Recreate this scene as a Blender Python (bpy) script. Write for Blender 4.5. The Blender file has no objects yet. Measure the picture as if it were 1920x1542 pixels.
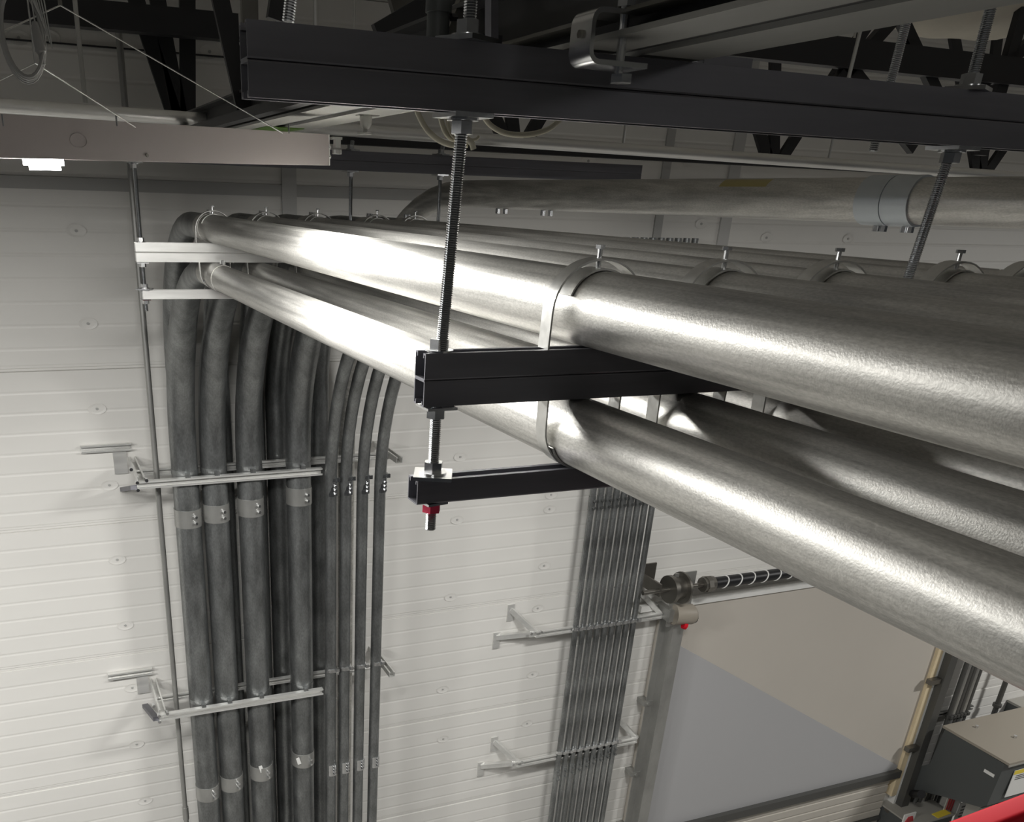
import bpy, math, random
from mathutils import Vector, Matrix
random.seed(7)
sc = bpy.context.scene
C = sc.collection
H = 9.4                      # height of the lens above the floor
# ------------------------------------------------------------------ camera
F, CX, CY = 1688.38, 733.56, 1179.13          # focal length and optical axis in pixels of 1920x1542
AX = Vector((0.932046, -0.360820, 0.028560))  # image right, world axes (x along wall, y to wall, z up)
def _axes():
    def u(px, py):
        return Vector((px-CX, py-CY, F)).normalized()
    X = u(5400, 520); Y = u(5, 346); Z = -u(620, 4700)
    X.normalize(); Y = (Y - X*Y.dot(X)).normalized(); Z = X.cross(Y)
    return X, Y, Z
BX, BY, BZ = _axes()
right = Vector((BX.x, BY.x, BZ.x)); down = Vector((BX.y, BY.y, BZ.y)); fwd = Vector((BX.z, BY.z, BZ.z))
cd = bpy.data.cameras.new('camera'); cam = bpy.data.objects.new('camera', cd); C.objects.link(cam)
cd.sensor_fit = 'HORIZONTAL'; cd.sensor_width = 36.0; cd.lens = F*36/1920
cd.shift_x = (960-CX)/1920; cd.shift_y = (CY-771)/1920
cd.clip_start = 0.02; cd.clip_end = 200
m3 = Matrix((right, -down, -fwd)).transposed()
cam.matrix_world = Matrix.Translation((0, 0, H)) @ m3.to_4x4()
sc.camera = cam
# ------------------------------------------------------------------ world, lamps, exposure
w = bpy.data.worlds.new('world'); sc.world = w; w.use_nodes = True
w.node_tree.nodes['Background'].inputs[0].default_value = (.80, .84, .90, 1)
w.node_tree.nodes['Background'].inputs[1].default_value = 0.010
sc.view_settings.view_transform = 'Standard'; sc.view_settings.look = 'None'
sc.view_settings.gamma = 1; sc.view_settings.use_curve_mapping = False
sc.view_settings.exposure = 1.15
def area(name, loc, size, size_y, power, rot=(0, 0, 0), col=(1, .985, .95)):
    l = bpy.data.lights.new(name, 'AREA'); l.shape = 'RECTANGLE'; l.size = size; l.size_y = size_y
    l.energy = power; l.color = col
    o = bpy.data.objects.new(name, l); C.objects.link(o)
    o.location = (loc[0], loc[1], loc[2]+H); o.rotation_euler = rot
    return o
FX_ANG = math.atan2(.55, .8515)
area('high_bay_light', (.26, 2.39, .047), 1.25, .095, 54, (0, 0, FX_ANG))
for i, (x, y, z, p) in enumerate([(-1.5, 2.5, .1, 55), (-4.6, 1.9, .1, 180), (3.9, 2.45, .12, 80), (13.5, 1.5, .45, 230)]):
    area('row_light', (x, y, z), 1.2, .3, p)
for i, (x, y, z, p) in enumerate([(-1.5, -3.0, 1.0, 14), (3.6, -3.4, 1.0, 14)]):
    area('fill_light', (x, y, z), 1.2, .3, p)  # weak unseen fill lamps added behind the lens to lift the near faces

# ------------------------------------------------------------------ survey helpers (relative to the lens)
def ray(px, py):
    v = Vector((px-CX, py-CY, F)); return Vector((BX.dot(v), BY.dot(v), BZ.dot(v)))
def aty(px, py, Y):
    d = ray(px, py); return d*(Y/d.y)
def atx(px, py, X):
    d = ray(px, py); return d*(X/d.x)
def atz(px, py, Z):
    d = ray(px, py); return d*(Z/d.z)
V = Vector

# ------------------------------------------------------------------ materials
def mat(name, col, rough=.5, metal=0., var=0., vscale=(8, 8, 8), rvar=0., bump=0., bscale=60, spec=None):
    m = bpy.data.materials.new(name); m.use_nodes = True
    nt = m.node_tree; b = nt.nodes['Principled BSDF']
    b.inputs['Base Color'].default_value = (*col, 1); b.inputs['Roughness'].default_value = rough
    b.inputs['Metallic'].default_value = metal
    if spec is not None: b.inputs['Specular IOR Level'].default_value = spec
    if var or rvar or bump:
        tc = nt.nodes.new('ShaderNodeTexCoord'); mp = nt.nodes.new('ShaderNodeMapping')
        mp.inputs['Scale'].default_value = vscale
        nt.links.new(tc.outputs['Object'], mp.inputs[0])
        n = nt.nodes.new('ShaderNodeTexNoise'); n.inputs['Scale'].default_value = 1.0; n.inputs['Detail'].default_value = 5
        n.inputs['Roughness'].default_value = .62
        nt.links.new(mp.outputs[0], n.inputs[0])
        if var:
            r = nt.nodes.new('ShaderNodeValToRGB')
            r.color_ramp.elements[0].position = .28; r.color_ramp.elements[1].position = .74
            r.color_ramp.elements[0].color = (*[c*(1-var) for c in col], 1)
            r.color_ramp.elements[1].color = (*[min(1, c*(1+var)) for c in col], 1)
            nt.links.new(n.outputs[0], r.inputs[0]); nt.links.new(r.outputs[0], b.inputs['Base Color'])
        if rvar:
            mr = nt.nodes.new('ShaderNodeMapRange'); mr.inputs[3].default_value = rough-rvar; mr.inputs[4].default_value = rough+rvar
            nt.links.new(n.outputs[0], mr.inputs[0]); nt.links.new(mr.outputs[0], b.inputs['Roughness'])
        if bump:
            n2 = nt.nodes.new('ShaderNodeTexNoise'); n2.inputs['Scale'].default_value = bscale; n2.inputs['Detail'].default_value = 4
            nt.links.new(tc.outputs['Object'], n2.inputs[0])
            bp = nt.nodes.new('ShaderNodeBump'); bp.inputs['Strength'].default_value = bump; bp.inputs['Distance'].default_value = .004
            nt.links.new(n2.outputs[0], bp.inputs['Height']); nt.links.new(bp.outputs[0], b.inputs['Normal'])
    return m
def emis(name, col, s):
    m = bpy.data.materials.new(name); m.use_nodes = True
    b = m.node_tree.nodes['Principled BSDF']
    b.inputs['Base Color'].default_value = (.9, .9, .9, 1)
    b.inputs['Emission Color'].default_value = (*col, 1); b.inputs['Emission Strength'].default_value = s
    return m
M = {}
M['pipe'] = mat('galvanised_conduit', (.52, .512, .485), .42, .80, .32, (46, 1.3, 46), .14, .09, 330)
def grain(m, scale, amt, smudge, ss=(3, 3, 3)):
    # fine zinc grain and broad dull smudges multiplied over the streaks
    nt = m.node_tree; b = nt.nodes['Principled BSDF']; src = b.inputs['Base Color'].links[0].from_socket
    tc = next(n for n in nt.nodes if n.type == 'TEX_COORD')
    for sc_, lo, hi, det in ((scale, 1-amt, 1+amt, 3), (ss, 1-smudge, 1+smudge*.4, 6)):
        mp = nt.nodes.new('ShaderNodeMapping'); mp.inputs['Scale'].default_value = sc_
        nt.links.new(tc.outputs['Object'], mp.inputs[0])
        n = nt.nodes.new('ShaderNodeTexNoise'); n.inputs['Scale'].default_value = 1; n.inputs['Detail'].default_value = det
        nt.links.new(mp.outputs[0], n.inputs[0])
        mr = nt.nodes.new('ShaderNodeMapRange'); mr.inputs[1].default_value = .34; mr.inputs[2].default_value = .66
        mr.inputs[3].default_value = lo; mr.inputs[4].default_value = hi
        nt.links.new(n.outputs[0], mr.inputs[0])
        mx = nt.nodes.new('ShaderNodeVectorMath'); mx.operation = 'SCALE'
        nt.links.new(src, mx.inputs[0]); nt.links.new(mr.outputs[0], mx.inputs['Scale']); src = mx.outputs[0]
    nt.links.new(src, b.inputs['Base Color'])
grain(M['pipe'], (340, 120, 340), .11, .26, (9, 1.6, 9))
M['riser'] = mat('galvanised_riser', (.29, .30, .30), .42, .88, .22, (14, 14, 4), .08, .10, 90)  # darker zinc of the bends, dark-room reflection also put into the colour
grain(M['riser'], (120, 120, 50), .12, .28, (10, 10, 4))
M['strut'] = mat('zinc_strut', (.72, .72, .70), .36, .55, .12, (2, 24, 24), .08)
M['strut_shaded'] = mat('shaded_zinc_strut', (.19, .19, .21), .52, .9, .15, (2, 24, 24), .08)  # shaded copy of the zinc strut, its backlit darkness put into the colour
M['bright'] = mat('bright_zinc', (.72, .73, .74), .22, 1., .08, (30, 30, 30), .06)
M['rod'] = mat('zinc_rod', (.42, .43, .44), .25, 1.)
M['clamp'] = mat('zinc_clamp', (.60, .60, .58), .34, .95, .1, (40, 40, 40), .08)
M['coupling'] = mat('smooth_coupling', (.50, .54, .57), .40, .85)
M['wall'] = mat('white_wall_panel', (.74, .73, .70), .42, 0, .03, (.6, 1, 3), .06)
M['joint'] = mat('mid_grey', (.42, .42, .41), .55)
M['upper'] = mat('grey_strip', (.52, .52, .51), .5)
M['black'] = mat('black_joist_paint', (.018, .018, .02), .5)
M['brown'] = mat('primer_steel', (.13, .125, .11), .6, 0, .2, (6, 6, 6))
M['deck'] = mat('white_insulation_facing', (.62, .60, .56), .6, 0, .06, (1.5, 1.5, 1.5), 0, .3, 9)
M['ldeck'] = mat('tan_insulation', (.45, .42, .35), .7, 0, .15, (3, 3, 3), 0, .4, 7)
M['housing'] = mat('white_lamp_housing', (.36, .325, .315), .55)
M['lens'] = emis('lamp_lens', (1, 1, .97), 18)
M['cable'] = mat('cream_cable_jacket', (.70, .66, .52), .5)
M['gcable'] = mat('grey_cable', (.30, .30, .29), .55)
M['wire'] = mat('steel_wire', (.55, .55, .53), .35, .9)
M['floor'] = mat('grey_concrete', (.42, .41, .39), .6, 0, .1, (.5, .5, .5))
M['cream'] = mat('cream_door_header', (.53, .495, .445), .5, 0, .02, (1, 1, 1))
M['grey_area'] = mat('blue_grey_area', (.43, .43, .44), .5)
M['door'] = mat('beige_door', (.50, .47, .42), .5, 0, .05, (.5, 1, 4))
M['track'] = mat('galvanised_track', (.40, .40, .385), .42, .7, .15, (6, 6, 3))
M['dtrack'] = mat('dark_track', (.10, .10, .095), .5, .4)
M['wood'] = mat('yellow_pine_jamb', (.72, .60, .40), .6, 0, .12, (20, 20, 2))
M['spring'] = mat('black_spring', (.02, .02, .022), .4, .3)
M['shaft'] = mat('oiled_steel', (.22, .21, .19), .4, .9)
M['box'] = mat('dark_grey_enclosure', (.070, .076, .076), .45)
M['boxtop'] = mat('taupe_lid_paint', (.30, .27, .225), .5)
M['white'] = mat('white_print', (.75, .75, .73), .5)
M['yellow'] = mat('yellow_print', (.78, .60, .06), .5)
M['yellow_dull'] = mat('faded_yellow_ink', (.42, .36, .16), .45, .6)
M['red'] = mat('red_paint', (.55, .010, .022), .7, spec=.15)
M['redp'] = mat('red_print', (.5, .04, .05), .5)
M['ink'] = mat('dark_print', (.06, .06, .06), .5)
M['grey'] = mat('grey_cabinet', (.33, .32, .29), .5)
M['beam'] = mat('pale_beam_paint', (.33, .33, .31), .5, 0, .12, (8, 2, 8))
M['beam_shaded'] = mat('shaded_beam_side', (.06, .06, .06), .5)  # same paint as the pale beam, with shade put into the colour
M['green'] = mat('green_sticker', (.08, .17, .015), .5)
M['ltray'] = mat('white_tray', (.70, .70, .68), .5, 0, .05, (4, 4, 4))
M['glass'] = mat('frosted_clear_plastic', (.5, .5, .47), .25, .2)
M['redmark'] = mat('red_marker', (.55, .03, .08), .45)

# ------------------------------------------------------------------ mesh builder
class MB:
    def __init__(s): s.v = []; s.f = []
    def add(s, vs, fs):
        n = len(s.v); s.v += [V(v) for v in vs]; s.f += [tuple(i+n for i in f) for f in fs]; return s
    def box(s, a, b):
        (x0, y0, z0), (x1, y1, z1) = [[min(p, q) for p, q in zip(a, b)], [max(p, q) for p, q in zip(a, b)]]
        return s.add([(x0,y0,z0),(x1,y0,z0),(x1,y1,z0),(x0,y1,z0),(x0,y0,z1),(x1,y0,z1),(x1,y1,z1),(x0,y1,z1)],
                     [(0,3,2,1),(4,5,6,7),(0,1,5,4),(1,2,6,5),(2,3,7,6),(3,0,4,7)])
    def bar(s, p0, p1, w, h, up=(0, 0, 1)):
        p0, p1 = V(p0), V(p1); a = (p1-p0).normalized(); u = V(up); sx = a.cross(u)
        if sx.length < 1e-4: u = V((1, 0, 0)); sx = a.cross(u)
        sx.normalize(); uz = sx.cross(a).normalized()
        c = [(-w/2, -h/2), (w/2, -h/2), (w/2, h/2), (-w/2, h/2)]
        return s.add([p+sx*i+uz*j for p in (p0, p1) for i, j in c],
                     [(0,1,2,3),(7,6,5,4),(0,4,5,1),(1,5,6,2),(2,6,7,3),(3,7,4,0)])
    def prism(s, prof, p0, p1, ux, uy):
        p0, p1, ux, uy = V(p0), V(p1), V(ux), V(uy); n = len(prof)
        vs = [p+ux*a+uy*b for p in (p0, p1) for a, b in prof]
        fs = [tuple(range(n)), tuple(reversed(range(n, 2*n)))]
        fs += [(i, n+i, n+(i+1) % n, (i+1) % n) for i in range(n)]
        return s.add(vs, fs)
    def tube(s, pts, rad, seg=24, cap=True, ref=(1, 0, 0)):
        pts = [V(p) for p in pts]; n = len(pts)
        if not hasattr(rad, '__len__'): rad = [rad]*n
        vs = []; u = V(ref)
        for i, p in enumerate(pts):
            t = (pts[min(i+1, n-1)]-pts[max(i-1, 0)]).normalized()
            if abs(t.dot(u)) > .98: u = V((0, 1, 0)) if abs(t.y) < .9 else V((0, 0, 1))
            u = (u-t*u.dot(t)).normalized(); q = t.cross(u)
            for k in range(seg):
                a = 2*math.pi*k/seg; vs.append(p+(u*math.cos(a)+q*math.sin(a))*rad[i])
        fs = [(i*seg+k, i*seg+(k+1) % seg, (i+1)*seg+(k+1) % seg, (i+1)*seg+k) for i in range(n-1) for k in range(seg)]
        if cap: fs += [tuple(reversed(range(seg))), tuple(range((n-1)*seg, n*seg))]
        return s.add(vs, fs)
    def hexa(s, p0, p1, r):
        return s.tube([p0, p1], r, 6)
    def build(s, name, m, parent=None, smooth=False, off=None):
        if parent is not None: off = V(parent['_o']) if '_o' in parent else V((0, 0, 0))
        off = V(off) if off is not None else V((0, 0, 0))
        me = bpy.data.meshes.new(name)
        me.from_pydata([tuple(v-off) for v in s.v], [], s.f); me.update()
        me.materials.append(M[m])
        if smooth:
            me.polygons.foreach_set('use_smooth', [True]*len(me.polygons))
            try: me.set_sharp_from_angle(angle=math.radians(38))
            except Exception: pass
        o = bpy.data.objects.new(name, me); C.objects.link(o)
        o['_o'] = tuple(off)
        if parent is not None: o.parent = parent
        else: o.location = (off.x, off.y, off.z+H)
        return o
def thing(name, label, cat, loc, group=None):
    o = bpy.data.objects.new(name, None); C.objects.link(o); o.empty_display_size = .05
    o.location = (loc[0], loc[1], loc[2]+H); o['_o'] = tuple(loc)
    o['label'] = label; o['category'] = cat
    if group: o['group'] = group
    return o
def tag(o, label, cat, group=None):
    o['label'] = label; o['category'] = cat
    if group: o['group'] = group
    return o
def struct(o): o['kind'] = 'structure'; return o
def shared(src, name, parent, dx=(0, 0, 0)):
    o = src.copy(); C.objects.link(o); o.name = name; o.parent = parent
    base = V(src['_o']) if False else V(src.location)
    o.location = base+V(dx); return o

# strut channel: back-to-axis profile with in-turned lips
def chan_prof(w=.0413, h=.0413, t=.0027, lip=.0095, d=.0075):
    a = w/2
    return [(-a, .003), (-a+.0009, .0009), (-a+.003, 0), (a-.003, 0), (a-.0009, .0009), (a, .003), (a, h), (a-lip, h), (a-lip, h-d), (a-lip+t, h-d), (a-lip+t, h-t), (a-t, h-t), (a-t, t),
            (-a+t, t), (-a+t, h-t), (-a+lip-t, h-t), (-a+lip-t, h-d), (-a+lip, h-d), (-a+lip, h), (-a, h)]
def strut(mb, p0, p1, opening, w=.0413, h=.0413, k=1.):
    p0, p1 = V(p0), V(p1); a = (p1-p0).normalized(); o = V(opening); s = a.cross(o).normalized()
    mb.prism(chan_prof(w, h, .0027*k, .0095*k, .0075*k), p0, p1, s, o); return mb
def thread(p0, p1, r, pitch=.0032, seg=12):
    p0, p1 = V(p0), V(p1); L = (p1-p0).length; n = max(2, int(L/pitch)); mb = MB()
    pts = []; rr = []
    for i in range(n+1):
        f = i/n; pts.append(p0.lerp(p1, f)); rr.append(r*.86)
        if i < n: pts.append(p0.lerp(p1, f+.5/n)); rr.append(r*1.03)
    mb.tube(pts, rr, seg); return mb

# ------------------------------------------------------------------ setting: wall, floor, ceiling
YW = 6.40
wall = struct(MB().box((-9, YW+.02, -H), (22, YW+.25, 2.6)).build('wall_back', 'wall'))
JO = [-9.4, -8.53, -7.45, -6.38, -5.31, -4.30, -3.215, -2.16, -1.085, .035, 1.11, 2.6]
def wall_panel(z0, z1):
    pr = []          # (y, z) profile from bottom to top
    g = .016
    n = max(1, round((z1-z0)/.134)); st = (z1-z0)/n
    pr.append((YW+.02, z0)); pr.append((YW+.008, z0+.001)); pr.append((YW+.008, z0+g)); pr.append((YW+.002, z0+g+.004))
    pr.append((YW+.002, z0+.034)); pr.append((YW, z0+.040))
    for i in range(1, n):
        z = z0+i*st
        pr += [(YW, z-.014), (YW+.0022, z-.004), (YW+.0022, z+.001), (YW, z+.011)]
    pr += [(YW, z1-.004), (YW+.02, z1)]
    mb = MB(); k = len(pr)
    mb.add([(x, y, z) for x in (-9, 22) for y, z in pr], [(i, k+i, k+i+1, i+1) for i in range(k-1)])
    return mb.build('wall_panel', 'wall', wall)
panels = [wall_panel(a, b) for a, b in zip(JO[:-1], JO[1:])]
def wall_screw(p):
    # dimple ring with a sunk screw
    par = next((q for q, a, b in zip(panels, JO[:-1], JO[1:]) if a <= p.z < b), panels[0])
    mb = MB(); seg = 14
    for r0, r1, d0, d1 in ((.060, .040, 0, .006), (.040, .012, .006, .008)):
        vs = []
        for r, d in ((r0, d0), (r1, d1)):
            for k in range(seg):
                a = 2*math.pi*k/seg; vs.append((p.x+r*math.cos(a), YW-.0015-(.004-d*.5), p.z+r*.62*math.sin(a)))
        mb.add(vs, [(k, (k+1) % seg, seg+(k+1) % seg, seg+k) for k in range(seg)])
    s_ = mb.build('screw_dimple', 'wall', par, True)
    MB().tube([(p.x, YW+.004, p.z), (p.x, YW-.006, p.z)], .009, 8).build('screw', 'joint', s_)
for px, py in [(143,433),(165,607),(182,767),(205,910),(220,1050),(235,1173),(248,1290),(256,1396),(272,1502),(35,71),(92,70),(393,97),
               (863,857),(1030,955),(857,975),(1020,1061),(1008,1141),(998,1265),(830,1293),(831,1386),(988,1357),(845,1120),
               (1103,302),(1292,303),(1315,420),(1437,446),(1590,448),(1033,928)]:
    wall_screw(aty(px, py, YW))
# grey horizontal band and grey vertical strip high on the wall
a = aty(150, 334, YW); b = aty(150, 357, YW)
struct(MB().box((-9, YW-.012, b.z), (22, YW+.01, a.z)).build('trim_1', 'joint'))  # grey horizontal band
x0 = aty(528, 360, YW).x; x1 = aty(555, 360, YW).x
struct(MB().box((x0, YW-.016, -.9), (x1, YW+.01, .6)).build('trim_2', 'upper'))  # grey vertical strip
x0 = aty(1247, 270, YW).x; x1 = aty(1262, 270, YW).x
struct(MB().box((x0, YW-.016, -.9), (x1, YW+.01, 1.4)).build('trim_3', 'joint'))
x0 = aty(1347, 430, YW).x; x1 = aty(1367, 430, YW).x
struct(MB().box((x0, YW-.016, -1.2), (x1, YW+.01, 1.4)).build('trim_4', 'upper'))
# dark ledger trims where the wall meets the roof
for i, (py0, py1) in enumerate(((34, 39), (42, 45), (76, 79))):
    z1 = aty(60, py0+.078*0, YW).z; z0 = aty(60, py1, YW).z
    struct(MB().box((-9, YW-.02, z0), (22, YW+.01, z1)).build('trim_%d' % (5+i), 'black'))
struct(MB().box((-9, -9, -H-.2), (22, YW+.25, -H)).build('floor', 'floor'))
ZC = 2.05
ceil = struct(MB().box((-9, -9, ZC), (22, YW+.25, ZC+.15)).build('ceiling', 'deck'))
for i in range(9):          # sagging insulation facing between the joists, one blanket a strip
    y1 = 6.4-i*1.22; mb = MB(); nx, ny = 50, 7
    for a in range(nx+1):
        for b in range(ny+1):
            x = -8.5+a*30/nx; f = b/ny
            z = ZC-.02-.16*math.sin(math.pi*f)*(0.7+.3*math.sin(x*1.7+i))-.02*math.sin(x*4+i*2)
            mb.v.append(V((x, y1-f*1.2, z)))
    mb.f = [(a*(ny+1)+b, a*(ny+1)+b+1, (a+1)*(ny+1)+b+1, (a+1)*(ny+1)+b) for a in range(nx) for b in range(ny)]
    mb.build('insulation_blanket', 'deck', ceil, True)

# ------------------------------------------------------------------ trapeze hangers
def hanger(loc, y0, top_y0, xl_top, xl_mid, xl_low, rods, label, dark, zs, clamps_u, clamps_l, xr=3.2, rod_top=2.0):
    """y0: front face of the two lower tiers, top_y0: front face of the top strut."""
    t = thing('trapeze_hanger', label, 'pipe hanger', loc)
    ztop, zm, zl = zs; yc = y0+.0207; yt = top_y0+.0207
    def pair(xl, y, zmid, m):
        for o in (1, -1):
            strut(MB(), (xl, y, zmid), (xr, y, zmid), (0, 0, o)).build('strut_channel', m, t)
    pair(xl_top, yt, ztop, 'strut_shaded')
    pair(xl_mid, yc, zm, dark)
    strut(MB(), (xl_low, yc, zl-.0413), (xr, yc, zl-.0413), (0, 0, 1)).build('strut_channel', dark, t)
    for ri, x in enumerate(rods):
        r = .0092
        pts = [V((x, yc, zl-.094)), V((x, yc, zm-.0413)), V((x+.002, yt, ztop)), V((x+.012, yt+.01, rod_top))]
        mb = MB()
        for a, b in zip(pts[:-1], pts[1:]):
            q = thread(a, b, r); mb.add(q.v, q.f)
        rod = mb.build('threaded_rod', 'rod', t)
        def wash(z, y, s=.031, th=.006, rot=0.):
            c = V((x, y, z)); ca, sa = math.cos(rot), math.sin(rot)
            q = [(c.x+(i*ca-j*sa)*s, c.y+(i*sa+j*ca)*s) for i, j in ((-1,-1),(1,-1),(1,1),(-1,1))]
            MB().add([(a, b, z) for a, b in q]+[(a, b, z+th) for a, b in q],
                     [(0,3,2,1),(4,5,6,7),(0,1,5,4),(1,2,6,5),(2,3,7,6),(3,0,4,7)]).build('square_washer', 'bright', rod)
        def nut(z, y, h=.016, r=.0165, m='bright'):
            MB().hexa((x, y, z), (x, y, z+h), r).build('hex_nut', m, rod)
        def flat(z, y, r=.0225, th=.003):
            MB().tube([(x, y, z), (x, y, z+th)], r, 20).build('round_washer', 'bright', rod, True)
        # under the top strut
        wash(ztop-.0413-.0065, yt, rot=.12); flat(ztop-.0413-.0098, yt); nut(ztop-.0413-.0262, yt)
        wash(ztop+.0415, yt, rot=.5); flat(ztop+.0478, yt); nut(ztop+.051, yt)
        # middle double strut
        flat(zm+.0415, yc); nut(zm+.0447, yc)
        wash(zm-.0413-.0062, yc, .026, .004); nut(zm-.0413-.0225, yc)
        # lower strut
        wash(zl+.0003, yc, .032, .006, -.45); flat(zl+.0066, yc); nut(zl+.0098, yc)
        nut(zl-.0413-.020, yc, .016, .0165, 'redmark' if (ri == 0 and dark == 'strut_shaded') else 'bright'); wash(zl-.0413-.0042, yc, .02, .004, .2)
    # U strap clamps over the upper conduits
    def clamp(x, zbase, top, up, hw, zc, sec):
        s = 1 if up else -1; wdt = .032; th = .0032; seg = 18
        path = [(-hw, 0)]
        yarc = abs(top-zbase)
        # shoulders then an arch
        sh = yarc*.42
        path.append((-hw*.985, sh))
        for i in range(1, seg):
            a = math.pi-math.pi*i/seg
            path.append((hw*.985*math.cos(a), sh+(yarc-sh)*math.sin(a)))
        path += [(hw*.985, sh), (hw, 0)]
        inner = []
        n = len(path)
        for i in range(n):
            p = V((*path[max(i-1, 0)], 0)); q = V((*path[min(i+1, n-1)], 0)); d = (q-p).normalized()
            inner.append((path[i][0]+d.y*th, path[i][1]-d.x*th))
        vs = []
        for yy in (yc-wdt/2, yc+wdt/2):
            for ring in (path, inner):
                vs += [(x+a, yy, zbase+s*b) for a, b in ring]
        fs = []
        for i in range(n-1):
            fs += [(i, i+1, n+i+1, n+i), (2*n+i, 3*n+i, 3*n+i+1, 2*n+i+1), (i, 2*n+i, 2*n+i+1, i+1), (n+i, n+i+1, 3*n+i+1, 3*n+i)]
        fs += [(0, n, 3*n, 2*n), (n-1, 3*n-1, 4*n-1, 2*n-1)]
        cl = MB().add(vs, fs).build('pipe_clamp', 'clamp', t, True)
        # saddle band and set bolt
        vs = []; fs = []; k = 16; r0 = sec+.0012; r1 = sec+.0042
        for yy in (yc-.022, yc+.022):
            for r in (r1, r0):
                for i in range(k+1):
                    a = math.pi*(.12+.76*i/k); vs.append((x+r*math.cos(a), yy, zc+s*r*math.sin(a)))
        n = k+1
        for i in range(k):
            fs += [(i, i+1, n+i+1, n+i), (2*n+i, 3*n+i, 3*n+i+1, 2*n+i+1), (i, 2*n+i, 2*n+i+1, i+1), (n+i, n+i+1, 3*n+i+1, 3*n+i)]
        fs += [(0, n, 3*n, 2*n), (n-1, 3*n-1, 4*n-1, 2*n-1)]
        MB().add(vs, fs).build('saddle', 'clamp', cl, True)
        zt = zc+s*(sec+.004)
        if up:
            e = top+.0135
            MB().tube([(x, yc, zt), (x, yc, e)], .0042, 10).hexa((x, yc, e), (x, yc, e+.006), .0085).build('set_bolt', 'bright', cl)
    for x, r, zc in clamps_u: clamp(x, zm+.0413, zm+.0413+.140, True, .089, zc, r)
    for x, r, zc in clamps_l: clamp(x, zm-.0413, zl+.0014, False, .074, zc, r)
    return t

ZT, ZM, ZL = .150, -.2605, -.4235      # seam of top pair, seam of middle pair, top of lower strut
RP = .0603
ZU = ZM+.0413+RP+.0006
ZB = ZM-.0413-.0585-.0012
UX = [.889, 1.143, 1.396, 1.700, 1.905]
LX = [.884, 1.112, 1.352, 1.690]
SX = [1.872, 1.985, 2.112, 2.245]
RB = .0585
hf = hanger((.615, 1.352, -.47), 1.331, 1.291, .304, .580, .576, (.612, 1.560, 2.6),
       'nearest trapeze hanger of dark strut channels on threaded rods across the pipe run', 'strut_shaded', (ZT, ZM, ZL),
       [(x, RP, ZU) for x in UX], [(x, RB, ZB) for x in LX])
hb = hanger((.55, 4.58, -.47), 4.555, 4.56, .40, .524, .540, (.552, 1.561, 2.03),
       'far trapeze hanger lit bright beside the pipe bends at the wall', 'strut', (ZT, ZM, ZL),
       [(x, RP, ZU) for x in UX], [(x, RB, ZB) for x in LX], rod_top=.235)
# extra drop rods above the near hanger
g = 'threaded rods above the near strut'
for (pa, ya, pb, yb, lab) in (((540, 42), 1.42, (544, -60), 1.42, 'short threaded rod rising behind the left end of the big dark strut'),
                          ((1637, 284), 1.50, (1708, -10), 1.50, 'threaded rod passing behind the big dark strut toward the overhead rails')):
    a = aty(*pa, ya); b = aty(*pb, yb)
    b = V((a.x+.01, a.y, b.z))
    q = thread(a, b, .0085)
    tag(q.build('threaded_rod', 'rod', off=a), lab, 'rod')
a = V((1.83, 1.312, ZT+.0413)); q = thread(a, (1.85, 1.33, 1.0), .0092)
ro = tag(q.build('threaded_rod', 'rod', off=a), 'threaded rod with nut standing on the right part of the big dark strut', 'rod')
MB().hexa(a+V((0,0,.008)), a+V((0,0,.024)), .0165).build('hex_nut', 'bright', ro)
MB().box(a+V((-.032,-.022,.001)), a+V((.032,.022,.007))).build('square_washer', 'bright', ro)

# ------------------------------------------------------------------ conduits
def arc_path(x0, x1, z, ys, R, zend, yfront=-1.8, nst=16):
    pts = [V((x0, yfront, z)), V((x0, .2, z)), V((x0, ys*.5, z)), V((x0, min(4.79, ys-.02), z)), V((x0, ys, z))]
    for i in range(1, nst+1):
        a = math.pi/2*i/nst; f = i/nst
        pts.append(V((x0+(x1-x0)*f, ys+R*math.sin(a), z-R*(1-math.cos(a)))))
    pts.append(V((x1, ys+R, zend)))
    return pts
def conduit(name, label, cat, group, x0, x1, z, ys, yv, r0, r1, zend=-6.2, coup=(), mat_='pipe', horiz_coup=None, seg=40, bend='riser'):
    R = yv-ys
    pts = arc_path(x0, x1, z, ys, R, zend)
    n = len(pts); rad = []
    for i, p in enumerate(pts):
        f = min(1, max(0, (i-5)/9)); rad.append(r0+(r1-r0)*f)
    org = V((x0, ys, z))
    o = MB().tube(pts[:4], rad[:4], seg, True).build(name, mat_, None, True, org)
    tag(o, label, cat, group)
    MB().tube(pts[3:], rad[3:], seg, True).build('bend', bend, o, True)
    for zc in coup:                     # steel set-screw couplings on the riser
        c = MB().tube([(x1, yv, zc-.062), (x1, yv, zc+.062)], r1*1.05, seg).build('coupling', 'track', o, True)
        for dz in (-.022, .022):
            MB().hexa((x1+r1*.35, yv-r1*.95, zc+dz), (x1+r1*.45, yv-r1*1.28, zc+dz), .011).build('set_screw', 'bright', c)
    if horiz_coup is not None:
        yc = horiz_coup
        c = MB().tube([(x0, yc-.055, z), (x0, yc+.055, z)], r0*1.045, seg).build('coupling', mat_, o, True)
        for dy in (-.022, .022):
            MB().hexa((x0+.008, yc+dy, z+r0), (x0+.01, yc+dy, z+r0*1.32), .009).build('set_screw', 'bright', c)
    return o
YF, YB, YS = 6.00, 6.265, 5.855
ordn = ['nearest', 'second', 'third', 'fourth', 'fifth', 'farthest']
ordu = ['nearest', 'second', 'third', 'fourth', 'farthest']
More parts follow.
